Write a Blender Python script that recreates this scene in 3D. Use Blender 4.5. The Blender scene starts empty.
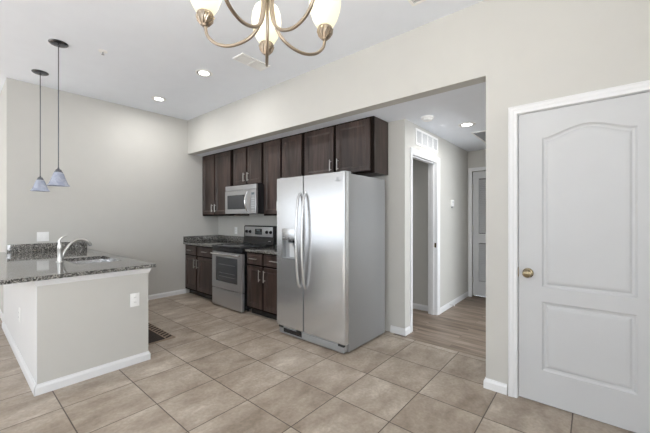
import bpy, bmesh, math, random
from mathutils import Vector
random.seed(7)
R = math.radians
S = bpy.context.scene
C = S.collection

# ------------------------------------------------------------------ camera
cam_d = bpy.data.cameras.new('camera')
cam_d.sensor_width = 36.0
cam_d.lens = 317.0 / 650.0 * 36.0
cam_d.shift_y = 0.5 / 650.0
cam_d.clip_start = 0.02
cam = bpy.data.objects.new('camera', cam_d)
C.objects.link(cam)
cam.location = (0, 0, 1.3)
cam.rotation_euler = (R(90), 0, R(40.19))
S.camera = cam

# ------------------------------------------------------------------ world, window light, exposure
W = bpy.data.worlds.new('daylight')
S.world = W
W.use_nodes = True
bg = W.node_tree.nodes['Background']
bg.inputs['Color'].default_value = (0.86, 0.93, 1.0, 1)
bg.inputs['Strength'].default_value = 1.6

def area(name, loc, rot, sx, sy, power, col=(1, 1, 1)):
    l = bpy.data.lights.new(name, 'AREA')
    l.shape = 'RECTANGLE'; l.size = sx; l.size_y = sy
    l.energy = power; l.color = col
    o = bpy.data.objects.new(name, l); C.objects.link(o)
    o.location = loc; o.rotation_euler = rot
    return o
sun_d = bpy.data.lights.new('sun', 'SUN'); sun_d.energy = 20; sun_d.angle = R(0.6); sun_d.color = (.97, .985, 1.0)
sun = bpy.data.objects.new('sun', sun_d); C.objects.link(sun); sun.rotation_euler = (R(38), 0, R(8))
DAY = (0.93, 0.97, 1.0)
area('daylight_sliding_door', (-6.9, -3.30, 1.10), (R(-90 - 10), 0, 0), 3.3, 2.0, 62, DAY)
area('daylight_back_window', (-1.2, -3.30, 1.45), (R(-90 - 10), 0, 0), 3.1, 1.9, 52, DAY)
area('added_middle_fill', (-4.1, -3.30, 1.45), (R(-90 - 6), 0, 0), 1.7, 1.9, 105, DAY)  # added light to brighten the outer face of the peninsula
area('daylight_right_window', (1.80, -1.75, 1.45), (0, R(90 + 8), 0), 1.9, 2.2, 52, DAY)
area('added_hall_fill', (1.80, 4.1, 1.35), (0, R(90 + 8), 0), 1.7, 1.9, 45, DAY)  # added light from an invented side room, brightens the hall
S.view_settings.view_transform = 'Standard'
S.view_settings.look = 'None'
S.view_settings.gamma = 1.0
S.view_settings.use_curve_mapping = False
S.view_settings.exposure = 0.88

# ------------------------------------------------------------------ measures
XW, YS, HC, HS = -5.31, 2.634, 2.954, 2.377
YB, XH, YE, XR = 3.22, -1.574, 5.50, -0.622

# ------------------------------------------------------------------ materials
def new_mat(name):
    m = bpy.data.materials.new(name); m.use_nodes = True
    return m, m.node_tree, m.node_tree.nodes['Principled BSDF']
def node(nt, t, **kw):
    n = nt.nodes.new(t)
    for k, v in kw.items():
        if k in n.inputs: n.inputs[k].default_value = v
        else: setattr(n, k, v)
    return n
def coords(nt, scale=(1, 1, 1), loc=(0, 0, 0)):
    g = nt.nodes.new('ShaderNodeNewGeometry')
    mp = nt.nodes.new('ShaderNodeMapping')
    mp.inputs['Scale'].default_value = scale; mp.inputs['Location'].default_value = loc
    nt.links.new(g.outputs['Position'], mp.inputs['Vector'])
    return mp.outputs['Vector']
def ramp(nt, fac, stops):
    r = nt.nodes.new('ShaderNodeValToRGB')
    el = r.color_ramp.elements
    while len(el) < len(stops): el.new(0.5)
    for e, (p, c) in zip(el, stops):
        e.position = p; e.color = (c[0], c[1], c[2], 1)
    nt.links.new(fac, r.inputs['Fac'])
    return r.outputs['Color']
def simple(name, col, rough=0.5, metal=0.0, bump=0.0, bscale=60, vary=0.03, vscale=6, **kw):
    m, nt, b = new_mat(name)
    v = coords(nt, (vscale,) * 3)
    n = node(nt, 'ShaderNodeTexNoise', Scale=1.0, Detail=3.0)
    nt.links.new(v, n.inputs['Vector'])
    lo = [c * (1 - vary) for c in col]; hi = [min(1, c * (1 + vary)) for c in col]
    nt.links.new(ramp(nt, n.outputs['Fac'], [(0.3, lo), (0.7, hi)]), b.inputs['Base Color'])
    b.inputs['Roughness'].default_value = rough
    b.inputs['Metallic'].default_value = metal
    for k, val in kw.items(): b.inputs[k.replace('_', ' ')].default_value = val
    if bump:
        n2 = node(nt, 'ShaderNodeTexNoise', Scale=bscale, Detail=2.0)
        nt.links.new(coords(nt), n2.inputs['Vector'])
        bp = node(nt, 'ShaderNodeBump', Strength=bump, Distance=0.002)
        nt.links.new(n2.outputs['Fac'], bp.inputs['Height'])
        nt.links.new(bp.outputs['Normal'], b.inputs['Normal'])
    return m
M = {}
M['wall'] = simple('warm_grey_wall_paint', (0.555, 0.545, 0.515), 0.75, bump=0.12, bscale=180, vary=0.01)
M['ceiling'] = simple('white_ceiling_paint', (0.82, 0.855, 0.915), 0.9, bump=0.35, bscale=90, vary=0.01)
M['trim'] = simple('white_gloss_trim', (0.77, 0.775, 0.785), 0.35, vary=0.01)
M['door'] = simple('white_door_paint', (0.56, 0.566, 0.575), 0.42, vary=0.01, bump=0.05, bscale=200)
M['plastic'] = simple('white_plastic', (0.88, 0.88, 0.87), 0.35, vary=0.01)
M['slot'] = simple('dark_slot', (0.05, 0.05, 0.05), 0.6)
M['black'] = simple('black_enamel', (0.012, 0.012, 0.014), 0.25)
M['blackmatte'] = simple('black_rubber', (0.02, 0.02, 0.02), 0.7)
M['glassblack'] = simple('black_cooktop_glass', (0.014, 0.014, 0.017), 0.09, vary=0.0)
M['ovenglass'] = simple('smoked_oven_glass', (0.05, 0.052, 0.056), 0.12, vary=0.0)
M['nickel'] = simple('brushed_nickel', (0.55, 0.54, 0.515), 0.28, 1.0)
M['chrome'] = simple('bright_steel', (0.75, 0.75, 0.75), 0.18, 1.0)
M['bronze'] = simple('satin_bronze', (0.40, 0.33, 0.26), 0.30, 1.0)
M['pewter'] = simple('dark_pewter', (0.16, 0.165, 0.18), 0.25, 1.0)
M['brass'] = simple('antique_brass', (0.27, 0.22, 0.14), 0.25, 1.0)
M['fridgeside'] = simple('grey_textured_steel', (0.34, 0.345, 0.35), 0.45, 0.35, bump=0.1, bscale=400, vary=0.01)
M['greyplastic'] = simple('grey_plastic', (0.30, 0.31, 0.32), 0.5)
M['lightgrey'] = simple('light_grey_plastic', (0.62, 0.63, 0.64), 0.4)
M['display'] = simple('dim_display', (0.10, 0.13, 0.14), 0.2)
M['ink'] = simple('grey_lettering', (0.22, 0.23, 0.25), 0.5)
M['grille'] = simple('grey_air_filter', (0.36, 0.36, 0.36), 0.8)
M['closetshelf'] = simple('cream_paint', (0.6, 0.58, 0.54), 0.8)

def stainless(name, col, rough, stretch):
    m, nt, b = new_mat(name)
    n = node(nt, 'ShaderNodeTexNoise', Scale=1.0, Detail=2.0)
    nt.links.new(coords(nt, stretch), n.inputs['Vector'])
    nt.links.new(ramp(nt, n.outputs['Fac'], [(0.3, [c * .985 for c in col]), (0.7, col)]), b.inputs['Base Color'])
    b.inputs['Metallic'].default_value = 0.78
    mr = node(nt, 'ShaderNodeMapRange')
    mr.inputs['To Min'].default_value = rough - .01; mr.inputs['To Max'].default_value = rough + .015
    nt.links.new(n.outputs['Fac'], mr.inputs['Value']); nt.links.new(mr.outputs['Result'], b.inputs['Roughness'])
    n2 = node(nt, 'ShaderNodeTexNoise', Scale=1.0, Detail=1.0)
    nt.links.new(coords(nt, (1.6, 1.6, 3.0)), n2.inputs['Vector'])
    bp = node(nt, 'ShaderNodeBump', Strength=0.12, Distance=0.01)
    nt.links.new(n2.outputs['Fac'], bp.inputs['Height']); nt.links.new(bp.outputs['Normal'], b.inputs['Normal'])
    return m
M['steel'] = stainless('brushed_stainless_steel', (0.61, 0.615, 0.625), 0.23, (4, 4, 500))
M['steelrange'] = stainless('brushed_range_steel', (0.50, 0.50, 0.51), 0.30, (4, 4, 500))
M['sink'] = stainless('brushed_sink_steel', (0.70, 0.70, 0.71), 0.25, (200, 4, 4))

def mat_cabinet():
    m, nt, b = new_mat('espresso_stained_wood')
    n = node(nt, 'ShaderNodeTexNoise', Scale=1.0, Detail=6.0, Roughness=0.6)
    nt.links.new(coords(nt, (45, 45, 3.0)), n.inputs['Vector'])
    n3 = node(nt, 'ShaderNodeTexNoise', Scale=1.0, Detail=2.0)
    nt.links.new(coords(nt, (7, 7, 1.5)), n3.inputs['Vector'])
    mx = node(nt, 'ShaderNodeMath', operation='MULTIPLY')
    nt.links.new(n.outputs['Fac'], mx.inputs[0]); nt.links.new(n3.outputs['Fac'], mx.inputs[1])
    nt.links.new(ramp(nt, mx.outputs[0], [(0.12, (0.016, 0.009, 0.007)), (0.42, (0.082, 0.052, 0.043))]), b.inputs['Base Color'])
    b.inputs['Roughness'].default_value = 0.33
    return m
M['cab'] = mat_cabinet()
M['cabframe'] = simple('shade_darkened_frame_wood', (0.008, 0.005, 0.004), 0.8, Specular_IOR_Level=0.1)  # same cabinet wood, blackened: shade between the doors put into the colour

def mat_granite():
    m, nt, b = new_mat('speckled_grey_granite')
    v = node(nt, 'ShaderNodeTexVoronoi', Scale=170.0)
    nt.links.new(coords(nt), v.inputs['Vector'])
    n = node(nt, 'ShaderNodeTexNoise', Scale=60.0, Detail=5.0, Roughness=0.7)
    nt.links.new(coords(nt), n.inputs['Vector'])
    sep = node(nt, 'ShaderNodeSeparateColor')
    nt.links.new(v.outputs['Color'], sep.inputs['Color'])
    ad = node(nt, 'ShaderNodeMath', operation='ADD')
    mu = node(nt, 'ShaderNodeMath', operation='MULTIPLY'); mu.inputs[1].default_value = 0.6
    nt.links.new(sep.outputs['Red'], mu.inputs[0]); nt.links.new(mu.outputs[0], ad.inputs[0])
    nt.links.new(n.outputs['Fac'], ad.inputs[1])
    col = ramp(nt, ad.outputs[0], [(0.45, (0.008, 0.008, 0.008)), (0.68, (0.04, 0.039, 0.036)), (0.90, (0.12, 0.115, 0.105)), (1.0, (0.36, 0.345, 0.32))])
    nt.links.new(col, b.inputs['Base Color'])
    b.inputs['Roughness'].default_value = 0.05
    b.inputs['IOR'].default_value = 2.0
    return m
M['granite'] = mat_granite()

def mat_tile():
    m, nt, b = new_mat('beige_stone_floor_tile')
    br = node(nt, 'ShaderNodeTexBrick')
    br.offset = 0.0; br.squash = 1.0
    for k, v in {'Scale': 1.0, 'Mortar Size': 0.0035, 'Mortar Smooth': 0.1, 'Bias': 0.0, 'Brick Width': 0.4428, 'Row Height': 0.4346}.items():
        br.inputs[k].default_value = v
    br.inputs['Color1'].default_value = (0, 0, 0, 1); br.inputs['Color2'].default_value = (1, 1, 1, 1)
    br.inputs['Mortar'].default_value = (0.5, 0.5, 0.5, 1)
    vec = coords(nt, (1, 1, 0), (2.3149 + 0.4428 * 30, -0.9301 + 0.4346 * 30, 0))
    nt.links.new(vec, br.inputs['Vector'])
    # every tile shifts the clouding so that neighbouring tiles differ
    g = nt.nodes.new('ShaderNodeNewGeometry')
    sc = node(nt, 'ShaderNodeVectorMath', operation='SCALE'); sc.inputs['Scale'].default_value = 9.0
    nt.links.new(br.outputs['Color'], sc.inputs[0])
    ad = node(nt, 'ShaderNodeVectorMath', operation='ADD')
    nt.links.new(g.outputs['Position'], ad.inputs[0]); nt.links.new(sc.outputs['Vector'], ad.inputs[1])
    mp = nt.nodes.new('ShaderNodeMapping'); mp.inputs['Scale'].default_value = (4.2, 2.2, 1); mp.inputs['Rotation'].default_value = (0, 0, R(12))
    nt.links.new(ad.outputs['Vector'], mp.inputs['Vector'])
    n1 = node(nt, 'ShaderNodeTexNoise', Scale=1.0, Detail=8.0, Roughness=0.66, Distortion=0.15)
    nt.links.new(mp.outputs['Vector'], n1.inputs['Vector'])
    c1 = ramp(nt, n1.outputs['Fac'], [(0.30, (0.235, 0.182, 0.136)), (0.46, (0.365, 0.298, 0.235)), (0.58, (0.45, 0.382, 0.312)), (0.70, (0.60, 0.535, 0.45))])
    n2 = node(nt, 'ShaderNodeTexNoise', Scale=45.0, Detail=4.0)
    nt.links.new(coords(nt), n2.inputs['Vector'])
    c2 = ramp(nt, n2.outputs['Fac'], [(0.3, (0.86, 0.86, 0.86)), (0.7, (1.08, 1.08, 1.08))])
    mx = node(nt, 'ShaderNodeMix', data_type='RGBA', blend_type='MULTIPLY'); mx.inputs['Factor'].default_value = 1.0
    nt.links.new(c1, mx.inputs['A']); nt.links.new(c2, mx.inputs['B'])
    m2 = node(nt, 'ShaderNodeMix', data_type='RGBA')
    nt.links.new(br.outputs['Fac'], m2.inputs['Factor'])
    nt.links.new(mx.outputs['Result'], m2.inputs['A']); m2.inputs['B'].default_value = (0.085, 0.062, 0.048, 1)
    nt.links.new(m2.outputs['Result'], b.inputs['Base Color'])
    b.inputs['Roughness'].default_value = 0.42
    bp = node(nt, 'ShaderNodeBump', Strength=0.5, Distance=0.002, invert=True)
    nt.links.new(br.outputs['Fac'], bp.inputs['Height']); nt.links.new(bp.outputs['Normal'], b.inputs['Normal'])
    return m
M['tile'] = mat_tile()

def mat_wood():
    m, nt, b = new_mat('greige_wood_planks')
    br = node(nt, 'ShaderNodeTexBrick')
    br.offset = 0.37; br.squash = 1.0
    for k, v in {'Scale': 1.0, 'Mortar Size': 0.0012, 'Mortar Smooth': 0.1, 'Bias': 0.0, 'Brick Width': 1.2, 'Row Height': 0.15}.items():
        br.inputs[k].default_value = v
    br.inputs['Color1'].default_value = (0, 0, 0, 1); br.inputs['Color2'].default_value = (1, 1, 1, 1)
    nt.links.new(coords(nt, (1, 1, 0), (20.3, 20.02, 0)), br.inputs['Vector'])
    g = nt.nodes.new('ShaderNodeNewGeometry')
    sc = node(nt, 'ShaderNodeVectorMath', operation='SCALE'); sc.inputs['Scale'].default_value = 7.0
    nt.links.new(br.outputs['Color'], sc.inputs[0])
    ad = node(nt, 'ShaderNodeVectorMath', operation='ADD')
    nt.links.new(g.outputs['Position'], ad.inputs[0]); nt.links.new(sc.outputs['Vector'], ad.inputs[1])
    mp = nt.nodes.new('ShaderNodeMapping'); mp.inputs['Scale'].default_value = (1.3, 13, 1)
    nt.links.new(ad.outputs['Vector'], mp.inputs['Vector'])
    n1 = node(nt, 'ShaderNodeTexNoise', Scale=1.0, Detail=6.0, Roughness=0.6, Distortion=0.4)
    nt.links.new(mp.outputs['Vector'], n1.inputs['Vector'])
    c1 = ramp(nt, n1.outputs['Fac'], [(0.32, (0.115, 0.082, 0.058)), (0.5, (0.225, 0.17, 0.128)), (0.68, (0.35, 0.28, 0.225))])
    m2 = node(nt, 'ShaderNodeMix', data_type='RGBA')
    nt.links.new(br.outputs['Fac'], m2.inputs['Factor'])
    nt.links.new(c1, m2.inputs['A']); m2.inputs['B'].default_value = (0.12, 0.09, 0.07, 1)
    nt.links.new(m2.outputs['Result'], b.inputs['Base Color'])
    b.inputs['Roughness'].default_value = 0.45
    return m
M['wood'] = mat_wood()

def mat_mat():
    m, nt, b = new_mat('brown_woven_mat')
    w = node(nt, 'ShaderNodeTexWave', wave_type='BANDS', bands_direction='DIAGONAL', Scale=9.0, Distortion=0.0)
    nt.links.new(coords(nt), w.inputs['Vector'])
    c = node(nt, 'ShaderNodeTexChecker', Scale=22.0)
    nt.links.new(coords(nt, (1, 1, 0)), c.inputs['Vector'])
    mu = node(nt, 'ShaderNodeMath', operation='MULTIPLY')
    nt.links.new(w.outputs['Fac'], mu.inputs[0]); nt.links.new(c.outputs['Fac'], mu.inputs[1])
    nt.links.new(ramp(nt, mu.outputs[0], [(0.35, (0.03, 0.021, 0.016)), (0.65, (0.20, 0.15, 0.11))]), b.inputs['Base Color'])
    b.inputs['Roughness'].default_value = 0.9
    return m
M['mat'] = mat_mat()
M['matlight'] = simple('tan_mat_fibre', (0.27, 0.205, 0.15), 0.9, bump=0.5, bscale=500, vary=0.15)
M['matdark'] = simple('dark_mat_fibre', (0.03, 0.021, 0.016), 0.9, bump=0.5, bscale=500, vary=0.15)

def emit_mat(name, col, strength, base=(0.9, 0.88, 0.82)):
    m, nt, b = new_mat(name)
    n = node(nt, 'ShaderNodeTexNoise', Scale=14.0, Detail=3.0)
    nt.links.new(coords(nt), n.inputs['Vector'])
    nt.links.new(ramp(nt, n.outputs['Fac'], [(0.3, [c * .93 for c in base]), (0.7, base)]), b.inputs['Base Color'])
    b.inputs['Emission Color'].default_value = (*col, 1)
    b.inputs['Emission Strength'].default_value = strength
    b.inputs['Roughness'].default_value = 0.3
    return m
M['lampglass'] = emit_mat('glowing_frosted_lamp_glass', (1.0, 0.93, 0.62), 0.5, (0.50, 0.47, 0.35))
M['downlight'] = emit_mat('glowing_downlight_lens', (1.0, 0.97, 0.92), 9.0)

def mat_pendant():
    m, nt, b = new_mat('marbled_frosted_glass')
    n = node(nt, 'ShaderNodeTexNoise', Scale=16.0, Detail=4.0, Distortion=1.2)
    nt.links.new(coords(nt), n.inputs['Vector'])
    nt.links.new(ramp(nt, n.outputs['Fac'], [(0.35, (0.42, 0.46, 0.58)), (0.65, (0.62, 0.66, 0.78))]), b.inputs['Base Color'])
    b.inputs['Roughness'].default_value = 0.25
    b.inputs['Transmission Weight'].default_value = 0.35
    return m
M['pendantglass'] = mat_pendant()
def mat_pane():
    m, nt, b = new_mat('clear_window_glass')
    out = nt.nodes['Material Output']
    tr = nt.nodes.new('ShaderNodeBsdfTransparent'); gl = nt.nodes.new('ShaderNodeBsdfGlossy')
    gl.inputs['Roughness'].default_value = 0.0
    mx = nt.nodes.new('ShaderNodeMixShader'); mx.inputs['Fac'].default_value = 0.06
    nt.links.new(tr.outputs[0], mx.inputs[1]); nt.links.new(gl.outputs[0], mx.inputs[2]); nt.links.new(mx.outputs[0], out.inputs['Surface'])
    nt.nodes.remove(b)
    return m
M['pane'] = mat_pane()

# ------------------------------------------------------------------ builders
class MB:
    """collects shapes in world coordinates and links them as one mesh object"""
    def __init__(s): s.v = []; s.f = []; s.sm = []
    def add(s, vs, fs, smooth=False):
        n = len(s.v); s.v += [tuple(v) for v in vs]
        s.f += [tuple(i + n for i in f) for f in fs]; s.sm += [smooth] * len(fs)
        return s
    def box(s, x0, x1, y0, y1, z0, z1, b=0.0):
        if b <= 0:
            vs = [(x, y, z) for x in (x0, x1) for y in (y0, y1) for z in (z0, z1)]
            return s.add(vs, [(0, 1, 3, 2), (4, 6, 7, 5), (0, 4, 5, 1), (2, 3, 7, 6), (0, 2, 6, 4), (1, 5, 7, 3)])
        bm = bmesh.new(); bmesh.ops.create_cube(bm, size=1)
        for v in bm.verts:
            v.co = Vector(((x0 + x1) / 2 + v.co.x * (x1 - x0), (y0 + y1) / 2 + v.co.y * (y1 - y0), (z0 + z1) / 2 + v.co.z * (z1 - z0)))
        bmesh.ops.bevel(bm, geom=bm.edges[:], offset=b, segments=3, profile=0.5, affect='EDGES')
        bm.verts.index_update()
        s.add([v.co.copy() for v in bm.verts], [[v.index for v in f.verts] for f in bm.faces], True)
        bm.free(); return s
    def lathe(s, prof, c, n=28, axis='Z', flip=1):
        """prof: (radius, height) list; axis Z up, X or Y sideways"""
        vs = []; fs = []
        for (r, h) in prof:
            for k in range(n):
                a = 2 * math.pi * k / n
                p, q = r * math.cos(a), r * math.sin(a)
                if axis == 'Z': vs.append((c[0] + p, c[1] + q, c[2] + h))
                elif axis == 'Y': vs.append((c[0] + p, c[1] + h * flip, c[2] + q))
                else: vs.append((c[0] + h * flip, c[1] + p, c[2] + q))
        for i in range(len(prof) - 1):
            for k in range(n):
                a, b_ = i * n + k, i * n + (k + 1) % n
                fs.append((a, b_, b_ + n, a + n))
        if prof[0][0] > 1e-5: fs.append(tuple(range(n))[::-1])
        if prof[-1][0] > 1e-5: fs.append(tuple(range((len(prof) - 1) * n, len(prof) * n)))
        return s.add(vs, fs, True)
    def tube(s, pts, r, n=10, flat=1.0):
        pts = [Vector(p) for p in pts]; rs = r if isinstance(r, (list, tuple)) else [r] * len(pts)
        vs = []; fs = []; up = None
        for i, p in enumerate(pts):
            t = (pts[min(i + 1, len(pts) - 1)] - pts[max(i - 1, 0)]).normalized()
            if up is None: up = Vector((0, 0, 1)) if abs(t.z) < .9 else Vector((1, 0, 0))
            u = (up - t * up.dot(t)).normalized(); w = t.cross(u); up = u
            for k in range(n):
                a = 2 * math.pi * k / n
                vs.append(p + u * math.cos(a) * rs[i] + w * math.sin(a) * rs[i] * flat)
        for i in range(len(pts) - 1):
            for k in range(n):
                a, b_ = i * n + k, i * n + (k + 1) % n
                fs.append((a, b_, b_ + n, a + n))
        fs.append(tuple(range(n))[::-1]); fs.append(tuple(range((len(pts) - 1) * n, len(pts) * n)))
        return s.add(vs, fs, True)
    def rings(s, loops, cap=True):
        n = len(loops[0]); vs = [p for l in loops for p in l]; fs = []
        for i in range(len(loops) - 1):
            for k in range(n):
                a, b_ = i * n + k, i * n + (k + 1) % n
                fs.append((a, b_, b_ + n, a + n))
        if cap: fs.append(tuple(range((len(loops) - 1) * n, len(loops) * n)))
        return s.add(vs, fs)
    def prism(s, prof, axis, a0, a1, place):
        """extrude a 2D outline; place(u, v, t) gives the world point"""
        n = len(prof)
        vs = [place(u, v, t) for t in (a0, a1) for (u, v) in prof]
        fs = [(k, (k + 1) % n, (k + 1) % n + n, k + n) for k in range(n)]
        fs += [tuple(range(n))[::-1], tuple(range(n, 2 * n))]
        return s.add(vs, fs)
    def build(s, name, mat, parent=None, structure=False):
        me = bpy.data.meshes.new(name)
        off = Vector((0, 0, 0)); p = parent
        while p is not None: off += p.location; p = p.parent
        me.from_pydata([Vector(v) - off for v in s.v], [], s.f)
        for p_, sm in zip(me.polygons, s.sm): p_.use_smooth = sm
        bm = bmesh.new(); bm.from_mesh(me); bmesh.ops.recalc_face_normals(bm, faces=bm.faces[:]); bm.to_mesh(me); bm.free()
        me.materials.append(mat)
        if any(s.sm):
            try: me.set_sharp_from_angle(angle=R(42))
            except Exception: pass
        o = bpy.data.objects.new(name, me); C.objects.link(o)
        if parent: o.parent = parent
        if structure and not parent: o['kind'] = 'structure'
        return o
def tag(o, label, cat=None, group=None):
    o['label'] = label
    if cat: o['category'] = cat
    if group: o['group'] = group
    return o
def thing(name, loc, label, cat, group=None):
    o = bpy.data.objects.new(name, None); C.objects.link(o); o.location = loc; o.empty_display_size = 0.1
    return tag(o, label, cat, group)
def struct_root(name, loc):
    o = bpy.data.objects.new(name, None); C.objects.link(o); o.location = loc; o['kind'] = 'structure'; o.empty_display_size = 0.1
    return o
def dup_tree(o, loc=None, parent=None):
    c = o.copy(); C.objects.link(c)
    if parent: c.parent = parent
    if loc: c.location = loc
    for ch in list(o.children): dup_tree(ch, None, c)
    return c
def slab(mb, axis, a0, a1, us, vs, holes):
    """slab whose face is the grid us x vs, minus the rectangular holes; axis = thickness axis"""
    us = sorted(set(us + [h[i] for h in holes for i in (0, 1)])); vs = sorted(set(vs + [h[i] for h in holes for i in (2, 3)]))
    def solid(i, j):
        if i < 0 or j < 0 or i >= len(us) - 1 or j >= len(vs) - 1: return False
        cu, cv = (us[i] + us[i + 1]) / 2, (vs[j] + vs[j + 1]) / 2
        return not any(h[0] < cu < h[1] and h[2] < cv < h[3] for h in holes)
    def P(a, u, v): return {'x': (a, u, v), 'y': (u, a, v), 'z': (u, v, a)}[axis]
    idx = {}; V = []; F = []
    def vi(a, i, j):
        k = (a, i, j)
        if k not in idx: idx[k] = len(V); V.append(P(a, us[i], vs[j]))
        return idx[k]
    for i in range(len(us) - 1):
        for j in range(len(vs) - 1):
            if not solid(i, j): continue
            for a in (a0, a1): F.append((vi(a, i, j), vi(a, i + 1, j), vi(a, i + 1, j + 1), vi(a, i, j + 1)))
            for (di, dj, e) in ((-1, 0, ((i, j), (i, j + 1))), (1, 0, ((i + 1, j), (i + 1, j + 1))), (0, -1, ((i, j), (i + 1, j))), (0, 1, ((i, j + 1), (i + 1, j + 1)))):
                if not solid(i + di, j + dj): F.append((vi(a0, *e[0]), vi(a0, *e[1]), vi(a1, *e[1]), vi(a1, *e[0])))
    return mb.add(V, F)

# ------------------------------------------------------------------ floor and ceilings
MB().box(-9.12, 1.72, -3.4, 3.17, -0.1, 0).box(-5.43, -1.694, 3.17, 3.34, -0.1, 0).build('floor', M['tile'], structure=True)
MB().box(-3.3, -1.694, 3.34, 5.62, -0.1, 0).box(-1.694, 1.72, 3.17, 5.62, -0.1, 0).build('floor_hall', M['wood'], structure=True)
MB().box(-9.12, 1.72, -3.4, 2.75, HC, HC + .1).build('ceiling', M['ceiling'], structure=True)
MB().box(XW, 0.0, YS + .12, 3.34, HS, HS + .1).box(-3.3, 1.72, 3.34, 5.62, HS, HS + .1).box(0.0, 1.6, YS + .12, 3.34, HS, HS + .1).build('ceiling_hall', M['ceiling'], structure=True)

# ------------------------------------------------------------------ walls
MB().box(-5.43, XW, 0.435, 3.34, 0, HC).build('wall_left', M['wall'], structure=True)
MB().box(-9.12, -5.43, 0.435, 0.555, 0, HC).build('wall_living', M['wall'], structure=True)
MB().box(-9.12, -9.0, -3.4, 0.435, 0, HC).build('wall_far_left', M['wall'], structure=True)
MB().box(XW, -1.694, YB, 3.34, 0, HS).build('wall_back', M['wall'], structure=True)
w = MB(); slab(w, 'x', XH - .12, XH, [YB, YE], [0, HS], [(3.40, 4.17, 0, 2.03)]); w.build('wall_hall', M['wall'], structure=True)
w = MB(); slab(w, 'y', YE, YE + .12, [XH - .12, 1.6], [0, HS], [(-1.505, -0.735, 0, 2.045)]); w.build('wall_hall_end', M['wall'], structure=True)
w = MB(); slab(w, 'x', XR, -0.5, [YS + .12, YE], [0, HS], [(3.25, 4.75, 0, 2.1)]); w.build('wall_hall_right', M['wall'], structure=True)  # wide opening is unseen, added to let fill light into the hall
MB().box(XW, XR, YS, YS + .12, HS, HC).build('wall_soffit', M['wall'], structure=True)
w = MB(); slab(w, 'y', YS, YS + .12, [XR, 1.6], [0, HC], [(-0.415, 0.35, 0, 2.04)]); w.build('wall_front', M['wall'], structure=True)
w = MB(); slab(w, 'x', 1.6, 1.72, [-3.4, YE + .12], [0, HC], [(-2.9, -0.6, 0.5, 2.4), (3.15, 5.05, 0.5, 2.2)]); w.build('wall_right', M['wall'], structure=True)
w = MB(); slab(w, 'y', -3.32, -3.2, [-9.0, 1.6], [0, HC], [(-8.55, -5.25, 0.06, 2.12), (-4.95, -3.25, 0.5, 2.4), (-2.75, 0.35, 0.5, 2.4)]); w.build('wall_behind', M['wall'], structure=True)
# the added side room through the hall opening
MB().box(-3.3, XH - .12, 4.262, 4.38, 0, HS).box(-3.42, -3.3, 3.34, 4.38, 0, HS).build('wall_closet', M['wall'], structure=True)

# windows of the room (behind the camera; the appliances mirror them), two added for light
def window(name, axis, a, u0, u1, z0, z1, bars):
    fr = MB()
    def bx(u_0, u_1, z_0, z_1, d=0.05):
        if axis == 'y': fr.box(u_0, u_1, a - d / 2, a + d / 2, z_0, z_1)
        else: fr.box(a - d / 2, a + d / 2, u_0, u_1, z_0, z_1)
    t = 0.05
    bx(u0, u0 + t, z0, z1); bx(u1 - t, u1, z0, z1); bx(u0 + t, u1 - t, z0, z0 + t); bx(u0 + t, u1 - t, z1 - t, z1)
    for u in bars: bx(u - .03, u + .03, z0 + t, z1 - t, .04)
    o = fr.build(name, M['trim'], structure=True)
    g = MB()
    if axis == 'y': g.box(u0 + t, u1 - t, a - .003, a + .003, z0 + t, z1 - t)
    else: g.box(a - .003, a + .003, u0 + t, u1 - t, z0 + t, z1 - t)
    g.build('glass_pane', M['pane'], o)
window('window_1', 'y', -3.26, -8.55, -5.25, 0.06, 2.12, [-6.9])
window('window_2', 'y', -3.26, -2.75, 0.35, 0.5, 2.4, [-1.72, -0.68])
window('added_window_side_room', 'x', 1.66, 3.15, 5.05, 0.5, 2.2, [4.1])  # unseen window of the side room, added to light the hall
window('added_window_middle', 'y', -3.26, -4.95, -3.25, 0.5, 2.4, [-4.1])  # unseen window, added to light the peninsula's outer face
window('window_3', 'x', 1.66, -2.9, -0.6, 0.5, 2.4, [-1.75])

# ------------------------------------------------------------------ baseboards
BB = [(0, 0), (0.014, 0), (0.014, 0.052), (0.010, 0.062), (0.006, 0.068), (0.005, 0.076), (0, 0.076)]
SHOE = 0.0
def baseboard(name, segs, mat=None, parent=None):
    """segs: (x0,y0,x1,y1,nx,ny) with the outward normal of the wall; ends mitred by e0,e1"""
    mb = MB()
    for (x0, y0, x1, y1, nx, ny, e0, e1) in segs:
        dx, dy = x1 - x0, y1 - y0; L = math.hypot(dx, dy); dx /= L; dy /= L
        vs = []
        for k, (px, py, e) in enumerate(((x0, y0, e0), (x1, y1, e1))):
            sgn = -1 if k == 0 else 1
            for (u, z) in BB:
                vs.append((px + nx * u + dx * u * e * sgn, py + ny * u + dy * u * e * sgn, z + .0005))
        n = len(BB)
        fs = [(k, (k + 1) % n, (k + 1) % n + n, k + n) for k in range(n)] + [tuple(range(n))[::-1], tuple(range(n, 2 * n))]
        mb.add(vs, fs)
    return mb.build(name, mat or M['trim'], parent, structure=parent is None)
baseboard('baseboard_left', [(XW, 1.19, XW, 2.60, 1, 0, 0, 0)])
baseboard('baseboard_living', [(-9.0, 0.435, -5.31, 0.435, 0, -1, 0, 0)])
baseboard('baseboard_back', [(-1.745, YB, XH, YB, 0, -1, 0, 1), (XH, YB, XH, 3.338, 1, 0, 1, 0)])
baseboard('baseboard_hall', [(XH, 4.232, XH, YE, 1, 0, 0, 0)])
baseboard('baseboard_closet', [(-3.3, 4.262, XH - .12, 4.262, 0, -1, 0, 0)])
baseboard('baseboard_front', [(XR, YS, -0.478, YS, 0, -1, 1, 0), (XR, YS, XR, 3.1, -1, 0, 1, 0)])
baseboard('baseboard_right', [(1.6, -3.2, 1.6, YS, -1, 0, 0, 0)])

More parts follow.
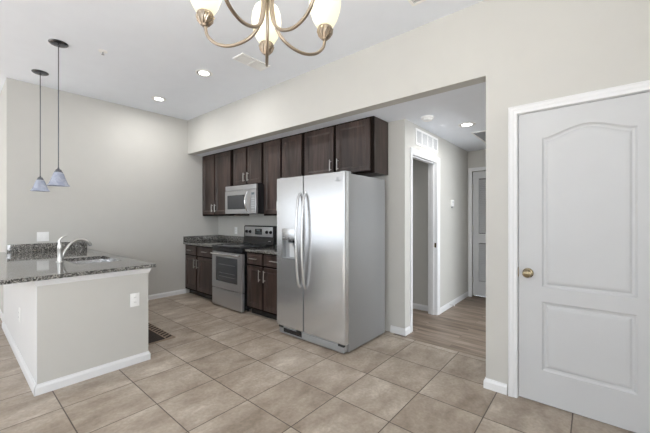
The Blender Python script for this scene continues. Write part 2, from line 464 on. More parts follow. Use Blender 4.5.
# ------------------------------------------------------------------ door casings (trims) and doors
def casing(name, axis, a, s, u0, u1, z1, wd=0.055):
    """casing around an opening u0..u1 up to z1, on plane a, facing s"""
    mb = MB()
    prof = [(0, 0), (0, .008), (.003, .010), (.022, .011), (.026, .014), (wd - .012, .015), (wd - .008, .018), (wd - .002, .018), (wd, .015), (wd, 0)]
    V = []
    for (w_, d) in prof:
        for (u, z) in ((u0 - w_, 0.0005), (u0 - w_, z1 + w_), (u1 + w_, z1 + w_), (u1 + w_, 0.0005)):
            V.append((u, a + s * d, z) if axis == 'y' else (a + s * d, u, z))
    n = len(prof); F = []
    for i in range(n):
        j = (i + 1) % n
        for k in range(3): F.append((i * 4 + k, i * 4 + k + 1, j * 4 + k + 1, j * 4 + k))
    F += [tuple(i * 4 for i in range(n)), tuple(i * 4 + 3 for i in range(n))]
    mb.add(V, F)
    return mb.build(name, M['trim'], structure=True)
casing('trim_1', 'y', YS, -1, -0.415, 0.35, 2.04)
c2 = casing('trim_2', 'x', XH, 1, 3.40, 4.17, 2.03)
casing('trim_3', 'y', YE, -1, -1.505, -0.735, 2.045)
# jamb lining of the hall opening
jb = MB().box(XH - .122, XH + .002, 3.40, 3.412, 0, 2.03).box(XH - .122, XH + .002, 4.158, 4.17, 0, 2.03).box(XH - .122, XH + .002, 3.412, 4.158, 2.018, 2.03)
jb.box(XH - .075, XH - .04, 4.146, 4.158, 0, 2.018).box(XH - .075, XH - .04, 3.412, 3.424, 0, 2.018).box(XH - .075, XH - .04, 3.424, 4.146, 2.006, 2.018)
jb = jb.build('trim_4', M['trim'], structure=True)
MB().box(XH - .035, XH - .008, 4.1565, 4.1585, 0.895, 0.955).build('strike_plate', M['brass'], jb)
# jamb of the big door
MB().box(-0.415, -0.4115, YS + .005, YS + .12, 0, 2.04).box(0.3465, 0.35, YS + .005, YS + .12, 0, 2.04).box(-0.4115, 0.3465, YS + .005, YS + .12, 2.0365, 2.04).build('trim_5', M['trim'], structure=True)

def panel_door(x0, x1, z0, z1, y0, th):
    """moulded two panel door with an arched upper panel, front at y0 facing -Y"""
    mb = MB(); N = 18
    px0, px1 = x0 + .138, x1 - .138
    def outline(zb, zt, arch, i):
        pts = [(px0 + i, zb + i), (px1 - i, zb + i)]
        for k in range(N + 1):
            t = k / N; x = px1 - i - (px1 - px0 - 2 * i) * t
            h = arch * 0.5 * (1 - math.cos(2 * math.pi * t)) if arch else 0
            h = arch * (math.sin(math.pi * t) ** 1.6) if arch else 0
            pts.append((x, zt - i + h))
        return pts
    low = (0.238, 0.715, 0.0); upp = (0.815, 1.845, 0.062)
    f = y0
    for (zb, zt, ar) in (low, upp):
        prof = [(0, 0), (.010, .009), (.022, .011), (.034, .004), (.048, .002)]
        mb.rings([[(x, f + d, z) for (x, z) in outline(zb, zt, ar, i)] for (i, d) in prof])
    q = lambda a, b, c, d: mb.add([(a, f, c), (b, f, c), (b, f, d), (a, f, d)], [(0, 1, 2, 3)])
    q(x0, px0, z0, z1); q(px1, x1, z0, z1); q(px0, px1, z0, low[0]); q(px0, px1, low[1], upp[0])
    top = outline(upp[0], upp[1], upp[2], 0)[2:]
    for a, b in zip(top, top[1:]): mb.add([(a[0], f, a[1]), (b[0], f, b[1]), (b[0], f, z1), (a[0], f, z1)], [(0, 1, 2, 3)])
    # edges and back
    mb.add([(x0, f, z0), (x1, f, z0), (x1, f, z1), (x0, f, z1), (x0, f + th, z0), (x1, f + th, z0), (x1, f + th, z1), (x0, f + th, z1)],
           [(0, 1, 5, 4), (1, 2, 6, 5), (2, 3, 7, 6), (3, 0, 4, 7), (4, 5, 6, 7)])
    return mb
d1 = struct_root('door_1', (-0.033, YS + .012, 0))
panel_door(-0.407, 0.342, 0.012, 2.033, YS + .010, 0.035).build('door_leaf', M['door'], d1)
kx, kz = -0.350, 0.905
kn = MB().lathe([(0.0, 0.0), (.034, 0.0), (.034, .004), (.028, .009), (.012, .011), (.011, .030), (.018, .036), (.027, .046), (.029, .055), (.024, .064), (.012, .068), (0.0, .069)], (kx, YS + .010, kz), 28, 'Y', -1).build('door_knob', M['brass'], d1)
MB().box(-0.4115, -0.408, YS + .004, YS + .03, .872, .938).build('latch_plate', M['brass'], d1)

# louvred closet door at the hall end
d2 = struct_root('door_2', (-1.12, YE + .02, 0))
mb = MB(); lx0, lx1, ly = -1.498, -0.742, YE + .012
for (a, b, c, d) in ((lx0, lx0 + .09, .03, 2.035), (lx1 - .09, lx1, .03, 2.035), (lx0 + .09, lx1 - .09, .03, .26), (lx0 + .09, lx1 - .09, .88, 1.03), (lx0 + .09, lx1 - .09, 1.92, 2.035)):
    mb.box(a, b, ly, ly + .035, c, d)
mb.build('door_frame', M['door'], d2)
mb = MB()
for (za, zb) in ((.26, .88), (1.03, 1.92)):
    z = za + .012
    while z < zb - .02:
        mb.add([(lx0 + .09, ly + .004, z), (lx1 - .09, ly + .004, z), (lx1 - .09, ly + .028, z + .026), (lx0 + .09, ly + .028, z + .026),
                (lx0 + .09, ly + .010, z - .003), (lx1 - .09, ly + .010, z - .003), (lx1 - .09, ly + .034, z + .023), (lx0 + .09, ly + .034, z + .023)],
               [(0, 1, 2, 3), (7, 6, 5, 4), (0, 4, 5, 1), (1, 5, 6, 2), (2, 6, 7, 3), (3, 7, 4, 0)])
        z += .030
mb.build('louvre_panel', M['door'], d2)
for z in (1.78, 1.12, 0.28):
    MB().box(lx0 - .006, lx0 + .012, ly - .004, ly + .002, z - .045, z + .045).lathe([(0, -.048), (.006, -.048), (.006, .048), (0, .048)], (lx0 - .002, ly - .006, z), 10).build('hinge', M['nickel'], d2)
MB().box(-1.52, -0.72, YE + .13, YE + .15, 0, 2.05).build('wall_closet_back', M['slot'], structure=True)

# ------------------------------------------------------------------ cabinets
def rect(x0, x1, z0, z1, y): return [(x0, y, z0), (x1, y, z0), (x1, y, z1), (x0, y, z1)]
def shaker(x0, x1, z0, z1, yf, s=-1, th=.019, rail=.052, parent=None, name='door'):
    """five piece door; yf = front plane, s = facing"""
    mb = MB(); prof = [(0, th), (0, .002), (.003, 0), (rail, 0), (rail + .003, .005), (rail + .012, .008), (rail + .015, .012)]
    mb.rings([rect(x0 + i, x1 - i, z0 + i, z1 - i, yf - s * d) for (i, d) in prof])
    mb.add(rect(x0, x1, z0, z1, yf - s * th), [(0, 1, 2, 3)])
    return mb.build(name, M['cab'], parent)
def slab_front(x0, x1, z0, z1, yf, s=-1, th=.019, parent=None):
    mb = MB(); prof = [(0, th), (0, .003), (.003, 0), (.022, 0), (.026, .003), (.030, .0035)]
    mb.rings([rect(x0 + i, x1 - i, z0 + i, z1 - i, yf - s * d) for (i, d) in prof])
    mb.add(rect(x0, x1, z0, z1, yf - s * th), [(0, 1, 2, 3)])
    return mb.build('drawer', M['cab'], parent)
def pull(x, z, yf, vert, L=.14, s=-1, parent=None):
    mb = MB(); y = yf + s * .028
    if vert:
        mb.tube([(x, y, z - L / 2), (x, y, z + L / 2)], .0058, 10)
        for e in (-1, 1): mb.tube([(x, yf, z + e * L * .36), (x, y, z + e * L * .36)], .0045, 8)
    else:
        mb.tube([(x - L / 2, y, z), (x + L / 2, y, z)], .0058, 10)
        for e in (-1, 1): mb.tube([(x + e * L * .36, yf, z), (x + e * L * .36, y, z)], .0045, 8)
    return mb.build('handle', M['nickel'], parent)
def wall_cabinet(x0, x1, z0, doors, hands, label, yf=2.905):
    """doors: list of (x0,x1); hands: handle x per door"""
    r = thing('wall_cabinet', ((x0 + x1) / 2, YB, z0), label, 'cabinet', 'dark wood wall cabinets above the counter')
    mb = MB()
    e = .001
    mb.box(x0 + e, x1 - e, yf + .019, YB - .001, z0, HS - .002)
    mb.build('body', M['cab'], r)
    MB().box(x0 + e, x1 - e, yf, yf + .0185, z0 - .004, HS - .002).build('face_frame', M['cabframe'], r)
    for (a, b), hx in zip(doors, hands):
        d = shaker(a, b, z0 + .022, HS - .022, yf - .0195, parent=r)
        pull(hx, z0 + .022 + .105, yf - .0195, True, .13, parent=d)
    return r
wall_cabinet(-5.309, -4.365, 1.322, [(-5.28, -4.905), (-4.870, -4.420)], [-4.935, -4.838], 'tall two door dark wood wall cabinet in the corner left of the microwave')
wall_cabinet(-4.365, -3.60, 1.775, [(-4.385 + .05, -4.005), (-3.965, -3.640)], [-4.035, -3.935], 'short dark wood wall cabinet mounted directly above the microwave')
wall_cabinet(-3.60, -2.80, 1.322, [(-3.585, -3.235), (-3.195, -2.835)], [-3.265, -3.165], 'tall dark wood wall cabinet between microwave and refrigerator')
wall_cabinet(-2.80, -1.776, 1.775, [(-2.775, -2.315), (-2.270, -1.815)], [-2.345, -2.240], 'wide dark wood wall cabinet directly above the refrigerator')

def base_cabinet(x0, x1, cols, label, yf=2.595):
    r = thing('base_cabinet', ((x0 + x1) / 2, YB, 0), label, 'cabinet', 'dark wood base cabinets beside the range')
    MB().box(x0 + .001, x1 - .001, yf + .0195, YB - .001, .10, .8395).build('body', M['cab'], r)
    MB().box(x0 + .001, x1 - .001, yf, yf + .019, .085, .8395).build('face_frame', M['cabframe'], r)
    MB().box(x0 + .02, x1 - .02, yf + .06, YB - .001, .0, .0995).build('toe_kick', M['black'], r)
    for (a, b, hx) in cols:
        d = shaker(a, b, .112, .655, yf - .0195, parent=r)
        pull(hx, .545, yf - .0195, True, .15, parent=d)
        d = slab_front(a, b, .678, .820, yf - .0195, parent=r)
        pull((a + b) / 2, .752, yf - .0195, False, min(.15, (b - a) * .5), parent=d)
    return r
base_cabinet(-5.309, -4.335, [(-5.270, -4.915, -4.945), (-4.875, -4.375, -4.845)], 'dark wood base cabinet in the corner left of the range')
base_cabinet(-3.565, -2.725, [(-3.545, -3.238, -3.268), (-3.200, -2.760, -3.170)], 'dark wood base cabinet between range and refrigerator')

# counters beside the range
r = thing('countertop', (-4.82, YB, .84), 'grey granite countertop in the corner left of the range', 'countertop')
MB().box(-5.309, -4.335, 2.555, YB - .001, .84, .870, .003).build('counter_slab', M['granite'], r)
b_ = MB().box(-5.287, -4.335, YB - .021, YB - .001, .8705, .970, .002).build('backsplash', M['granite'], r)
MB().box(-5.308, -5.288, 2.557, YB - .001, .8705, .970, .002).build('side_splash', M['granite'], r)
r = thing('countertop', (-3.15, YB, .84), 'short grey granite countertop between range and refrigerator', 'countertop')
MB().box(-3.565, -2.725, 2.555, YB - .001, .84, .870, .003).build('counter_slab', M['granite'], r)
MB().box(-3.565, -2.725, YB - .021, YB - .001, .8705, .970, .002).build('backsplash', M['granite'], r)

# ------------------------------------------------------------------ range
rx0, rx1, ry = -4.330, -3.588, 2.522
r = thing('electric_range', ((rx0 + rx1) / 2, 3.18, 0), 'freestanding stainless steel electric range with black glass cooktop', 'range')
MB().box(rx0 + .003, rx1 - .003, ry + .045, 3.17, .035, .860).build('body', M['black'], r)
for (a, b) in ((rx0 + .05, 2.66), (rx1 - .05, 2.66), (rx0 + .05, 3.1), (rx1 - .05, 3.1)):
    MB().lathe([(0, 0), (.018, 0), (.018, .008), (.009, .012), (.009, .036), (0, .036)], (a, b, 0), 12).build('foot', M['blackmatte'], r)
dr = MB().box(rx0, rx1, ry, ry + .044, .018, .266, .006).build('storage_drawer', M['steelrange'], r)
od = MB(); slab(od, 'y', ry, ry + .044, [rx0, rx1], [.278, .795], [(-4.232, -3.690, .375, .725)])
od = od.build('oven_door', M['steelrange'], r)
MB().box(-4.231, -3.691, ry + .002, ry + .03, .376, .724, .004).build('oven_window', M['ovenglass'], od)
mb = MB()
for z in (.45, .50, .62): mb.box(-4.15, -3.755, ry + .0005, ry + .0025, z, z + .003)
mb.build('oven_rack_line', M['greyplastic'], od)
hd = [(rx0 + .03, ry - .01, .775), (rx0 + .035, ry - .040, .775), (rx0 + .08, ry - .050, .775), ((rx0 + rx1) / 2, ry - .055, .775), (rx1 - .08, ry - .050, .775), (rx1 - .035, ry - .040, .775), (rx1 - .03, ry - .01, .775)]
MB().tube(hd, .0125, 12).build('oven_handle', M['chrome'], od)
MB().box(rx0, rx1, ry + .004, ry + .044, .80, .862, .004).build('front_trim', M['black'], r)
ck = MB().box(rx0 - .002, rx1 + .002, ry - .006, 3.10, .862, .886, .006).build('cooktop', M['glassblack'], r)
for (x, y, rr) in ((-4.14, 2.70, .10), (-3.76, 2.70, .085), (-4.14, 2.95, .075), (-3.76, 2.95, .10)):
    MB().lathe([(rr - .003, .0), (rr, .0), (rr, .0006), (rr - .003, .0006), (rr - .003, 0)], (x, y, .8862), 32).build('burner_ring', M['greyplastic'], ck)
bgd = MB()
prof = [(3.065, .887), (3.165, .887), (3.165, 1.165), (3.105, 1.165), (3.090, 1.155), (3.085, .985)]
bgd.prism(prof, 'x', rx0 + .004, rx1 - .004, lambda u, v, t: (t, u, v)); bgd = bgd.build('backguard', M['black'], r)
def bgy(z): return 3.085 + (z - .985) / .17 * .005
mb = MB().box(rx0 + .03, rx1 - .03, 3.082, 3.0855, .998, 1.148, .001); cp = mb.build('control_panel', M['steelrange'], bgd)
for x in (-4.245, -4.155, -3.745, -3.655):
    kb = MB().lathe([(0, 0), (.027, 0), (.026, .006), (.020, .009), (.018, .024), (0, .025)], (x, 3.0825, 1.07), 20, 'Y', -1)
    kb.box(x - .004, x + .004, 3.054, 3.060, 1.052, 1.088); kb.build('knob', M['black'], bgd)
dsp = MB().box(-4.035, -3.865, 3.079, 3.0825, 1.028, 1.118, .001).build('display', M['black'], bgd)
mb = MB()
mb.box(-3.985, -3.915, 3.0775, 3.0792, 1.080, 1.106)
for i in range(5):
    for j in range(2): mb.box(-4.025 + i * .032, -4.005 + i * .032, 3.0775, 3.0792, 1.036 + j * .02, 1.048 + j * .02)
mb.build('display_key', M['display'], bgd)
MB().box(-3.70, -3.64, 3.0665, 3.0685, .932, .942).build('badge', M['chrome'], bgd)

# ------------------------------------------------------------------ microwave
mx0, mx1, my = -4.330, -3.570, 2.741
r = thing('microwave', ((mx0 + mx1) / 2, YB, 1.345), 'stainless steel over-the-range microwave with curved door handle', 'microwave')
MB().box(mx0 + .002, mx1 - .002, my + .035, YB - .002, 1.345, 1.765, .003).build('body', M['black'], r)
MB().box(mx0, mx1, my + .004, my + .0345, 1.695, 1.765, .003).build('top_vent', M['steelrange'], r)
xs = mx1 - .13
md = MB(); slab(md, 'y', my, my + .034, [mx0, xs], [1.350, 1.690], [(mx0 + .055, xs - .095, 1.415, 1.625)])
md = md.build('door', M['steelrange'], r)
MB().box(mx0 + .056, xs - .096, my + .003, my + .03, 1.416, 1.624, .002).build('window', M['ovenglass'], md)
mb = MB(); pts = []
for k in range(13):
    t = k / 12; pts.append((xs - .045, my - .012 - .042 * math.sin(math.pi * t), 1.375 + .29 * t))
MB().tube(pts, [.010 + .004 * math.sin(math.pi * k / 12) for k in range(13)], 12, 1.3).build('door_handle', M['chrome'], md)
cp = MB().box(xs + .002, mx1, my, my + .034, 1.350, 1.690, .002).build('control_panel', M['steelrange'], r)
MB().box(xs + .022, mx1 - .02, my - .002, my + .001, 1.40, 1.655, .001).build('keypad', M['greyplastic'], cp)
MB().box(xs + .035, mx1 - .033, my - .004, my - .0015, 1.615, 1.645).build('display', M['display'], cp)
mb = MB()
for i in range(3):
    for j in range(5): mb.lathe([(0, 0), (.007, 0), (.007, .002), (0, .002)], (xs + .04 + i * .025, my - .002, 1.43 + j * .033), 10, 'Y', -1)
mb.build('key', M['lightgrey'], cp)

# ------------------------------------------------------------------ refrigerator
fx0, fx1, fy, fh = -2.715, -1.766, 2.3765, 1.728
r = thing('refrigerator', ((fx0 + fx1) / 2, 3.13, 0), 'tall stainless steel side by side refrigerator with ice dispenser', 'refrigerator')
MB().box(fx0 + .004, fx1 - .003, fy + .072, 3.13, .014, fh - .012, .004).build('cabinet_body', M['fridgeside'], r)
xs = -2.308
def fridge_door(x0, x1, name, hole=None):
    bm_ = MB()
    if hole is None:
        z0, z1 = .100, fh
        # slightly crowned front with rounded vertical edges
        prof = [(x0, fy + .062), (x0, fy + .012), (x0 + .004, fy + .004), (x0 + .012, fy + .0005), (x0 + .03, fy), (x1 - .03, fy), (x1 - .012, fy + .0005), (x1 - .004, fy + .004), (x1, fy + .012), (x1, fy + .062)]
        bm_.prism(prof, 'z', z0, z1, lambda u, v, t: (u, v, t))
    else:
        slab(bm_, 'y', fy, fy + .062, [x0, x1], [.100, fh], [hole])
        bm_.box(hole[0] - .001, hole[1] + .001, fy + .060, fy + .0618, hole[2], hole[3])
    return bm_.build(name, M['steel'], r)
fd = fridge_door(fx0, xs - .003, 'freezer_door', (-2.635, -2.405, .842, 1.175))
rd = fridge_door(xs + .003, fx1, 'fridge_door')
MB().box(fx0 + .01, xs - .01, fy + .0625, fy + .0715, .10, fh - .015).box(xs + .01, fx1 - .01, fy + .0625, fy + .0715, .10, fh - .015).build('door_gasket', M['greyplastic'], r)
# dispenser
dp = MB().box(-2.634, -2.406, fy - .004, fy + .03, 1.052, 1.174, .004).build('dispenser_panel', M['steel'], fd)
mb = MB(); slab(mb, 'y', fy - .003, fy + .004, [-2.640, -2.400], [.836, 1.051], [(-2.628, -2.412, .850, 1.050)])
mb.build('dispenser_frame', M['steel'], fd)
mb = MB().box(-2.628, -2.412, fy + .052, fy + .058, .850, 1.05).box(-2.6335, -2.6275, fy + .004, fy + .058, .843, 1.05).box(-2.4125, -2.4065, fy + .004, fy + .058, .843, 1.05)
mb.box(-2.6275, -2.4125, fy + .004, fy + .052, .843, .853)
mb.build('dispenser_recess', M['greyplastic'], fd)
MB().add([(-2.56, fy + .05, .86), (-2.45, fy + .05, .86), (-2.49, fy + .018, 1.01), (-2.53, fy + .018, 1.01), (-2.56, fy + .051, .86), (-2.45, fy + .051, .86), (-2.49, fy + .03, 1.02), (-2.53, fy + .03, 1.02)],
         [(0, 1, 2, 3), (7, 6, 5, 4), (0, 4, 5, 1), (1, 5, 6, 2), (2, 6, 7, 3), (3, 7, 4, 0)]).build('dispenser_paddle', M['lightgrey'], fd)
MB().box(-2.545, -2.475, fy + .012, fy + .045, 1.022, 1.05, .003).build('dispenser_spout', M['black'], fd)
mb = MB()
for i in range(4): mb.box(-2.61 + i * .05, -2.58 + i * .05, fy - .0052, fy - .0035, 1.068, 1.076)
mb.build('dispenser_button', M['greyplastic'], fd)
# handles
def fridge_handle(x, parent):
    pts = []; rs = []
    for k in range(25):
        t = k / 24
        out = .012 + .052 * (math.sin(math.pi * t) ** .55)
        pts.append((x, fy - out, .56 + .99 * t)); rs.append(.0125)
    pts[0] = (x, fy - .001, .56); pts[-1] = (x, fy - .001, 1.55)
    MB().tube(pts, rs, 14, 1.15).build('door_handle', M['steel'], parent)
fridge_handle(xs - .042, fd); fridge_handle(xs + .042, rd)
# badge: a small oval swoosh and the lettering below it
bx, bz = -1.845, 1.668
mb = MB()
for (ra, rb, a0, a1, w0) in ((.016, .010, 20, 330, .0016), (.009, .014, 100, 400, .0012)):
    pts = [(bx + ra * math.cos(R(a)), fy - .001, bz + rb * math.sin(R(a))) for a in range(a0, a1, 12)]
    mb.tube(pts, [w0 * (0.4 + 0.6 * math.sin(math.pi * i / (len(pts) - 1))) for i in range(len(pts))], 6)
mb.build('emblem', M['ink'], rd)
cu = bpy.data.curves.new('lettering', 'FONT'); cu.body = 'Whirlpool'; cu.size = .017; cu.align_x = 'CENTER'; cu.extrude = .0005
to = bpy.data.objects.new('lettering', cu); C.objects.link(to); to.data.materials.append(M['ink'])
me = bpy.data.meshes.new_from_object(to); me.materials.clear(); me.materials.append(M['ink'])
bpy.data.objects.remove(to); to = bpy.data.objects.new('lettering', me); C.objects.link(to)
to.parent = rd; to.rotation_euler = (R(90), 0, 0); to.location = Vector((bx, fy - .0008, bz - .028)) - r.location
# grille and feet
gr = MB().box(fx0 + .03, fx1 - .02, fy + .012, fy + .0715, .014, .090, .004).build('base_grille', M['fridgeside'], r)
mb = MB()
for i in range(5): mb.box(fx0 + .10, xs - .03, fy + .0105, fy + .013, .032 + i * .009, .040 + i * .009)
mb.build('grille_slot', M['black'], gr)
for x in (fx0 + .06, xs - .07, fx1 - .05):
    MB().box(x - .035, x + .035, fy + .004, fy + .030, .074, .098, .003).build('hinge', M['blackmatte'], r)
for x in (fx0 + .10, fx1 - .06):
    for y in (fy + .10, 3.05):
        MB().lathe([(0, 0), (.02, 0), (.02, .009), (.01, .011), (.01, .0138), (0, .0138)], (x, y, 0), 14).build('foot', M['blackmatte'], r)
for x in (fx0 + .04, fx1 - .05):
    MB().box(x - .03, x + .03, fy + .03, fy + .13, fh - .011, fh + .012, .004).build('hinge_cover', M['greyplastic'], r)

# ------------------------------------------------------------------ peninsula
px1, py0, py1, pz = -3.100, 0.412, 1.170, .840
r = thing('kitchen_peninsula', (-3.4, .8, 0), 'painted half wall peninsula with white baseboard under a granite counter', 'peninsula')
mb = MB(); V = [(XW + .001, py0), (px1, py0), (px1, py1), (px1 - .1, py1), (px1 - .1, py0 + .11), (XW + .001, py0 + .11)]
mb.prism(V, 'z', 0, pz, lambda u, v, t: (u, v, t)); mb.build('half_wall', M['wall'], r)
tag(MB().box(XW + .001, px1 - .002, py0 - .004, py0 - .0003, .002, pz - .002).build('side_panel', M['trim'], r), 'white painted side panel under the bar overhang')
baseboard('baseboard', [(-5.30, py0 - .004, px1, py0 - .004, 0, -1, 0, 1), (px1, py0, px1, py1, 1, 0, 1, 1), (px1, py1, px1 - .1, py1, 0, 1, 1, 0)], parent=r)
CR = [(0, .008), (.004, .008), (.008, .016), (.014, .032), (.020, .042), (.020, .055), (0, .055)]
mb = MB()
for (x0, y0, x1, y1, nx, ny, e0, e1) in [(-5.30, py0, px1, py0, 0, -1, 0, 1), (px1, py0, px1, py1, 1, 0, 1, 1), (px1, py1, px1 - .1, py1, 0, 1, 1, 0)]:
    dx, dy = x1 - x0, y1 - y0; L = math.hypot(dx, dy); dx /= L; dy /= L; vs = []
    for k, (px, py, e) in enumerate(((x0, y0, e0), (x1, y1, e1))):
        sg = -1 if k == 0 else 1
        for (u, z) in CR: vs.append((px + nx * u + dx * u * e * sg, py + ny * u + dy * u * e * sg, pz - .0555 + z))
    n = len(CR); mb.add(vs, [(k, (k + 1) % n, (k + 1) % n + n, k + n) for k in range(n)] + [tuple(range(n))[::-1], tuple(range(n, 2 * n))])
mb.build('crown_moulding', M['trim'], r)
# the cabinet run on the kitchen side, hidden from the front by the half wall
r = thing('base_cabinet', (-4.2, .8, 0), 'dark wood sink cabinet on the kitchen side of the peninsula', 'cabinet')
MB().box(XW + .002, -4.20, .524, 1.105, .10, .839).build('body', M['cab'], r)
MB().box(-3.50, px1 - .102, .524, 1.105, .10, .839).build('body', M['cab'], r)
MB().box(-4.199, -3.501, .524, 1.105, .10, .64).build('body', M['cab'], r)
MB().box(-5.30, px1 - .102, 1.1055, 1.1245, .085, .839).build('face_frame', M['cab'], r)
MB().box(XW + .02, px1 - .12, .54, 1.05, 0, .0995).build('toe_kick', M['black'], r)
for (a, b, hx) in ((-5.28, -4.80, -4.83), (-4.76, -4.28, -4.73), (-4.18, -3.88, -3.91), (-3.85, -3.55, -3.82)):
    d = shaker(a, b, .112, .655, 1.145, s=1, parent=r); pull(hx, .545, 1.145, True, .15, s=1, parent=d)
    d = slab_front(a, b, .678, .82, 1.145, s=1, parent=r)
# granite top with the sink cut out
r = thing('countertop', (-4.2, .7, .84), 'long polished granite countertop with a sink, on the peninsula', 'countertop')
sx0, sx1, sy0, sy1 = -4.15, -3.56, .74, 1.10
mb = MB(); slab(mb, 'z', .840, .870, [-5.50, XW + .001, -3.060], [.10, .434, 1.215],
                [(sx0, sx1, sy0, sy1), (-5.51, XW + .001, .434, 1.22)])
ct = mb.build('counter_slab', M['granite'], r)
MB().box(XW + .001, XW + .021, .437, 1.213, .8705, .970, .002).build('backsplash', M['granite'], r)
# sink
sk = thing('kitchen_sink', ((sx0 + sx1) / 2, (sy0 + sy1) / 2, .84), 'undermount stainless steel sink set in the peninsula countertop', 'sink')
def basin(x0, x1):
    mb = MB(); N = []
    def rr(i, z):
        rad = .05 - i * .3 if i < .1 else .02; rad = max(rad, .02); pts = []
        for (cx, cy, a0) in ((x1 - i - rad, sy1 - i - rad, 0), (x0 + i + rad, sy1 - i - rad, 90), (x0 + i + rad, sy0 + i + rad, 180), (x1 - i - rad, sy0 + i + rad, 270)):
            for k in range(6): a = R(a0 + 18 * k); pts.append((cx + rad * math.cos(a), cy + rad * math.sin(a), z))
        return pts
    mb.rings([rr(-.012, .8385), rr(.0, .8385), rr(.006, .76), rr(.012, .69), rr(.03, .672), rr(.10, .668)])
    return mb.build('basin', M['sink'], sk)
xm = (sx0 + sx1) / 2
basin(sx0 + .012, sx1 - .012)
MB().box(xm - .008, xm + .008, sy0 + .008, sy1 - .008, .672, .815, .004).build('basin_divider', M['sink'], sk)
for x in (sx0 + .15, sx1 - .15):
    MB().lathe([(0, 0), (.040, 0), (.040, .003), (.030, .004), (.026, .001), (0, .001)], (x, (sy0 + sy1) / 2, .6685), 20).build('drain', M['chrome'], sk)
# faucet
fcx, fcy = -3.885, .680
f = thing('faucet', (fcx, fcy, .8705), 'brushed nickel single lever faucet with arched spout behind the sink', 'faucet')
MB().lathe([(0, 0), (.032, 0), (.032, .006), (.024, .012), (.0215, .030), (.0205, .120), (.0225, .126), (.0225, .136), (.0205, .150), (.019, .168), (.010, .175), (0, .176)], (fcx, fcy, .8706), 24).build('body', M['nickel'], f)
def spline(P, n=6):
    out = []
    for i in range(len(P) - 1):
        q = [P[max(i - 1, 0)], P[i], P[i + 1], P[min(i + 2, len(P) - 1)]]
        for k in range(n):
            t = k / n
            out.append(tuple(.5 * ((2 * b) + (c - a) * t + (2 * a - 5 * b + 4 * c - d) * t * t + (-a + 3 * b - 3 * c + d) * t ** 3) for a, b, c, d in zip(*q)))
    out.append(P[-1]); return out
pts = spline([(fcx, .694, .905), (fcx, .703, .935), (fcx, .724, .985), (fcx, .765, 1.043), (fcx, .812, 1.072), (fcx, .862, 1.070), (fcx, .897, 1.050), (fcx, .918, 1.020)], 4)
MB().tube(pts, [.0135] * (len(pts) - 8) + [.0138, .0145, .0155, .0165, .017, .017, .0165, .0155], 14).build('spout', M['nickel'], f)
MB().tube([pts[-1], (pts[-1][0], pts[-1][1] + .002, pts[-1][2] - .012)], .012, 12).build('spray_tip', M['greyplastic'], f)
lv = [(fcx, fcy, 1.040), (fcx - .004, fcy - .008, 1.066), (fcx, fcy + .002, 1.092), (fcx + .004, fcy + .024, 1.112), (fcx + .008, fcy + .056, 1.122)]
MB().tube(lv, [.012, .009, .0075, .0065, .005], 10, 1.3).build('lever', M['nickel'], f)

# ------------------------------------------------------------------ outlets and wall plates
def plate(name, axis, s, a, u, z, w_, h, label, kind, cat='outlet', gang=1):
    """wall plate on plane a facing s"""
    def bx(mb, u0, u1, d0, d1, z0, z1, b=0):
        lo, hi = sorted((a + s * d0, a + s * d1))
        return mb.box(u0, u1, lo, hi, z0, z1, b) if axis == 'y' else mb.box(lo, hi, u0, u1, z0, z1, b)
    loc = (u, a, z) if axis == 'y' else (a, u, z)
    r = thing(name, loc, label, cat, 'white outlet and switch plates')
    bx(MB(), u - w_ / 2, u + w_ / 2, .0005, .006, z - h / 2, z + h / 2, .002).build('cover_plate', M['plastic'], r)
    for g in range(gang):
        uc = u + (g - (gang - 1) / 2) * .046
        if kind[g] == 'o':
            for e in (-1, 1):
                zz = z + e * .021
                q = bx(MB(), uc - .015, uc + .015, .0062, .0078, zz - .014, zz + .014, .0007).build('socket', M['plastic'], r)
                mb = MB()
                for t in (-.006, .006): bx(mb, uc + t - .0012, uc + t + .0012, .0080, .0084, zz - .004, zz + .006)
                mb.build('slot', M['slot'], q)
        else:
            bx(MB(), uc - .0165, uc + .0165, .0062, .009, z - .033, z + .033, .001).build('rocker', M['plastic'], r)
    return r
plate('wall_outlet', 'x', 1, px1, 1.057, .567, .074, .118, 'white outlet plate on the kitchen-facing end panel of the peninsula, near its right edge', 'o')
plate('wall_outlet', 'y', -1, py0 - .004, -3.94, .42, .074, .118, 'white outlet plate low on the bright left side of the peninsula', 'o')
plate('switch_plate', 'x', 1, XW, .76, 1.052, .115, .118, 'square double switch plate on the left wall above the small backsplash', 'rr', 'switch', 2)
plate('wall_outlet', 'y', -1, YB, -4.748, 1.065, .074, .118, 'white outlet plate on the kitchen wall left of the range backguard', 'o')
# thermostat-like control
t = thing('thermostat', (XH, 4.726, 1.504), 'small white thermostat on the hallway wall', 'thermostat')
MB().box(XH + .0005, XH + .022, 4.675, 4.777, 1.455, 1.550, .006).build('housing', M['plastic'], t)
MB().box(XH + .0222, XH + .0235, 4.70, 4.745, 1.505, 1.53).build('screen', M['lightgrey'], t)
MB().lathe([(0, 0), (.012, 0), (.012, .012), (0, .013)], (XH + .001, 4.726, 1.442), 14, 'X', 1).build('button', M['greyplastic'], t)
# door stop on the hall baseboard
ds = thing('door_stop', (XH + .014, 4.60, .05), 'small spring door stop on the hallway baseboard', 'door stop')
mb = MB(); pts = [(XH + .0145 + .06 * k / 60, 4.60 + .006 * math.cos(k * .9), .05 + .006 * math.sin(k * .9)) for k in range(61)]
mb.tube(pts, .0015, 6).build('spring', M['nickel'], ds)
MB().lathe([(0, 0), (.009, 0), (.009, .010), (0, .012)], (XH + .0748, 4.60, .05), 12, 'X', 1).build('rubber_tip', M['plastic'], ds)

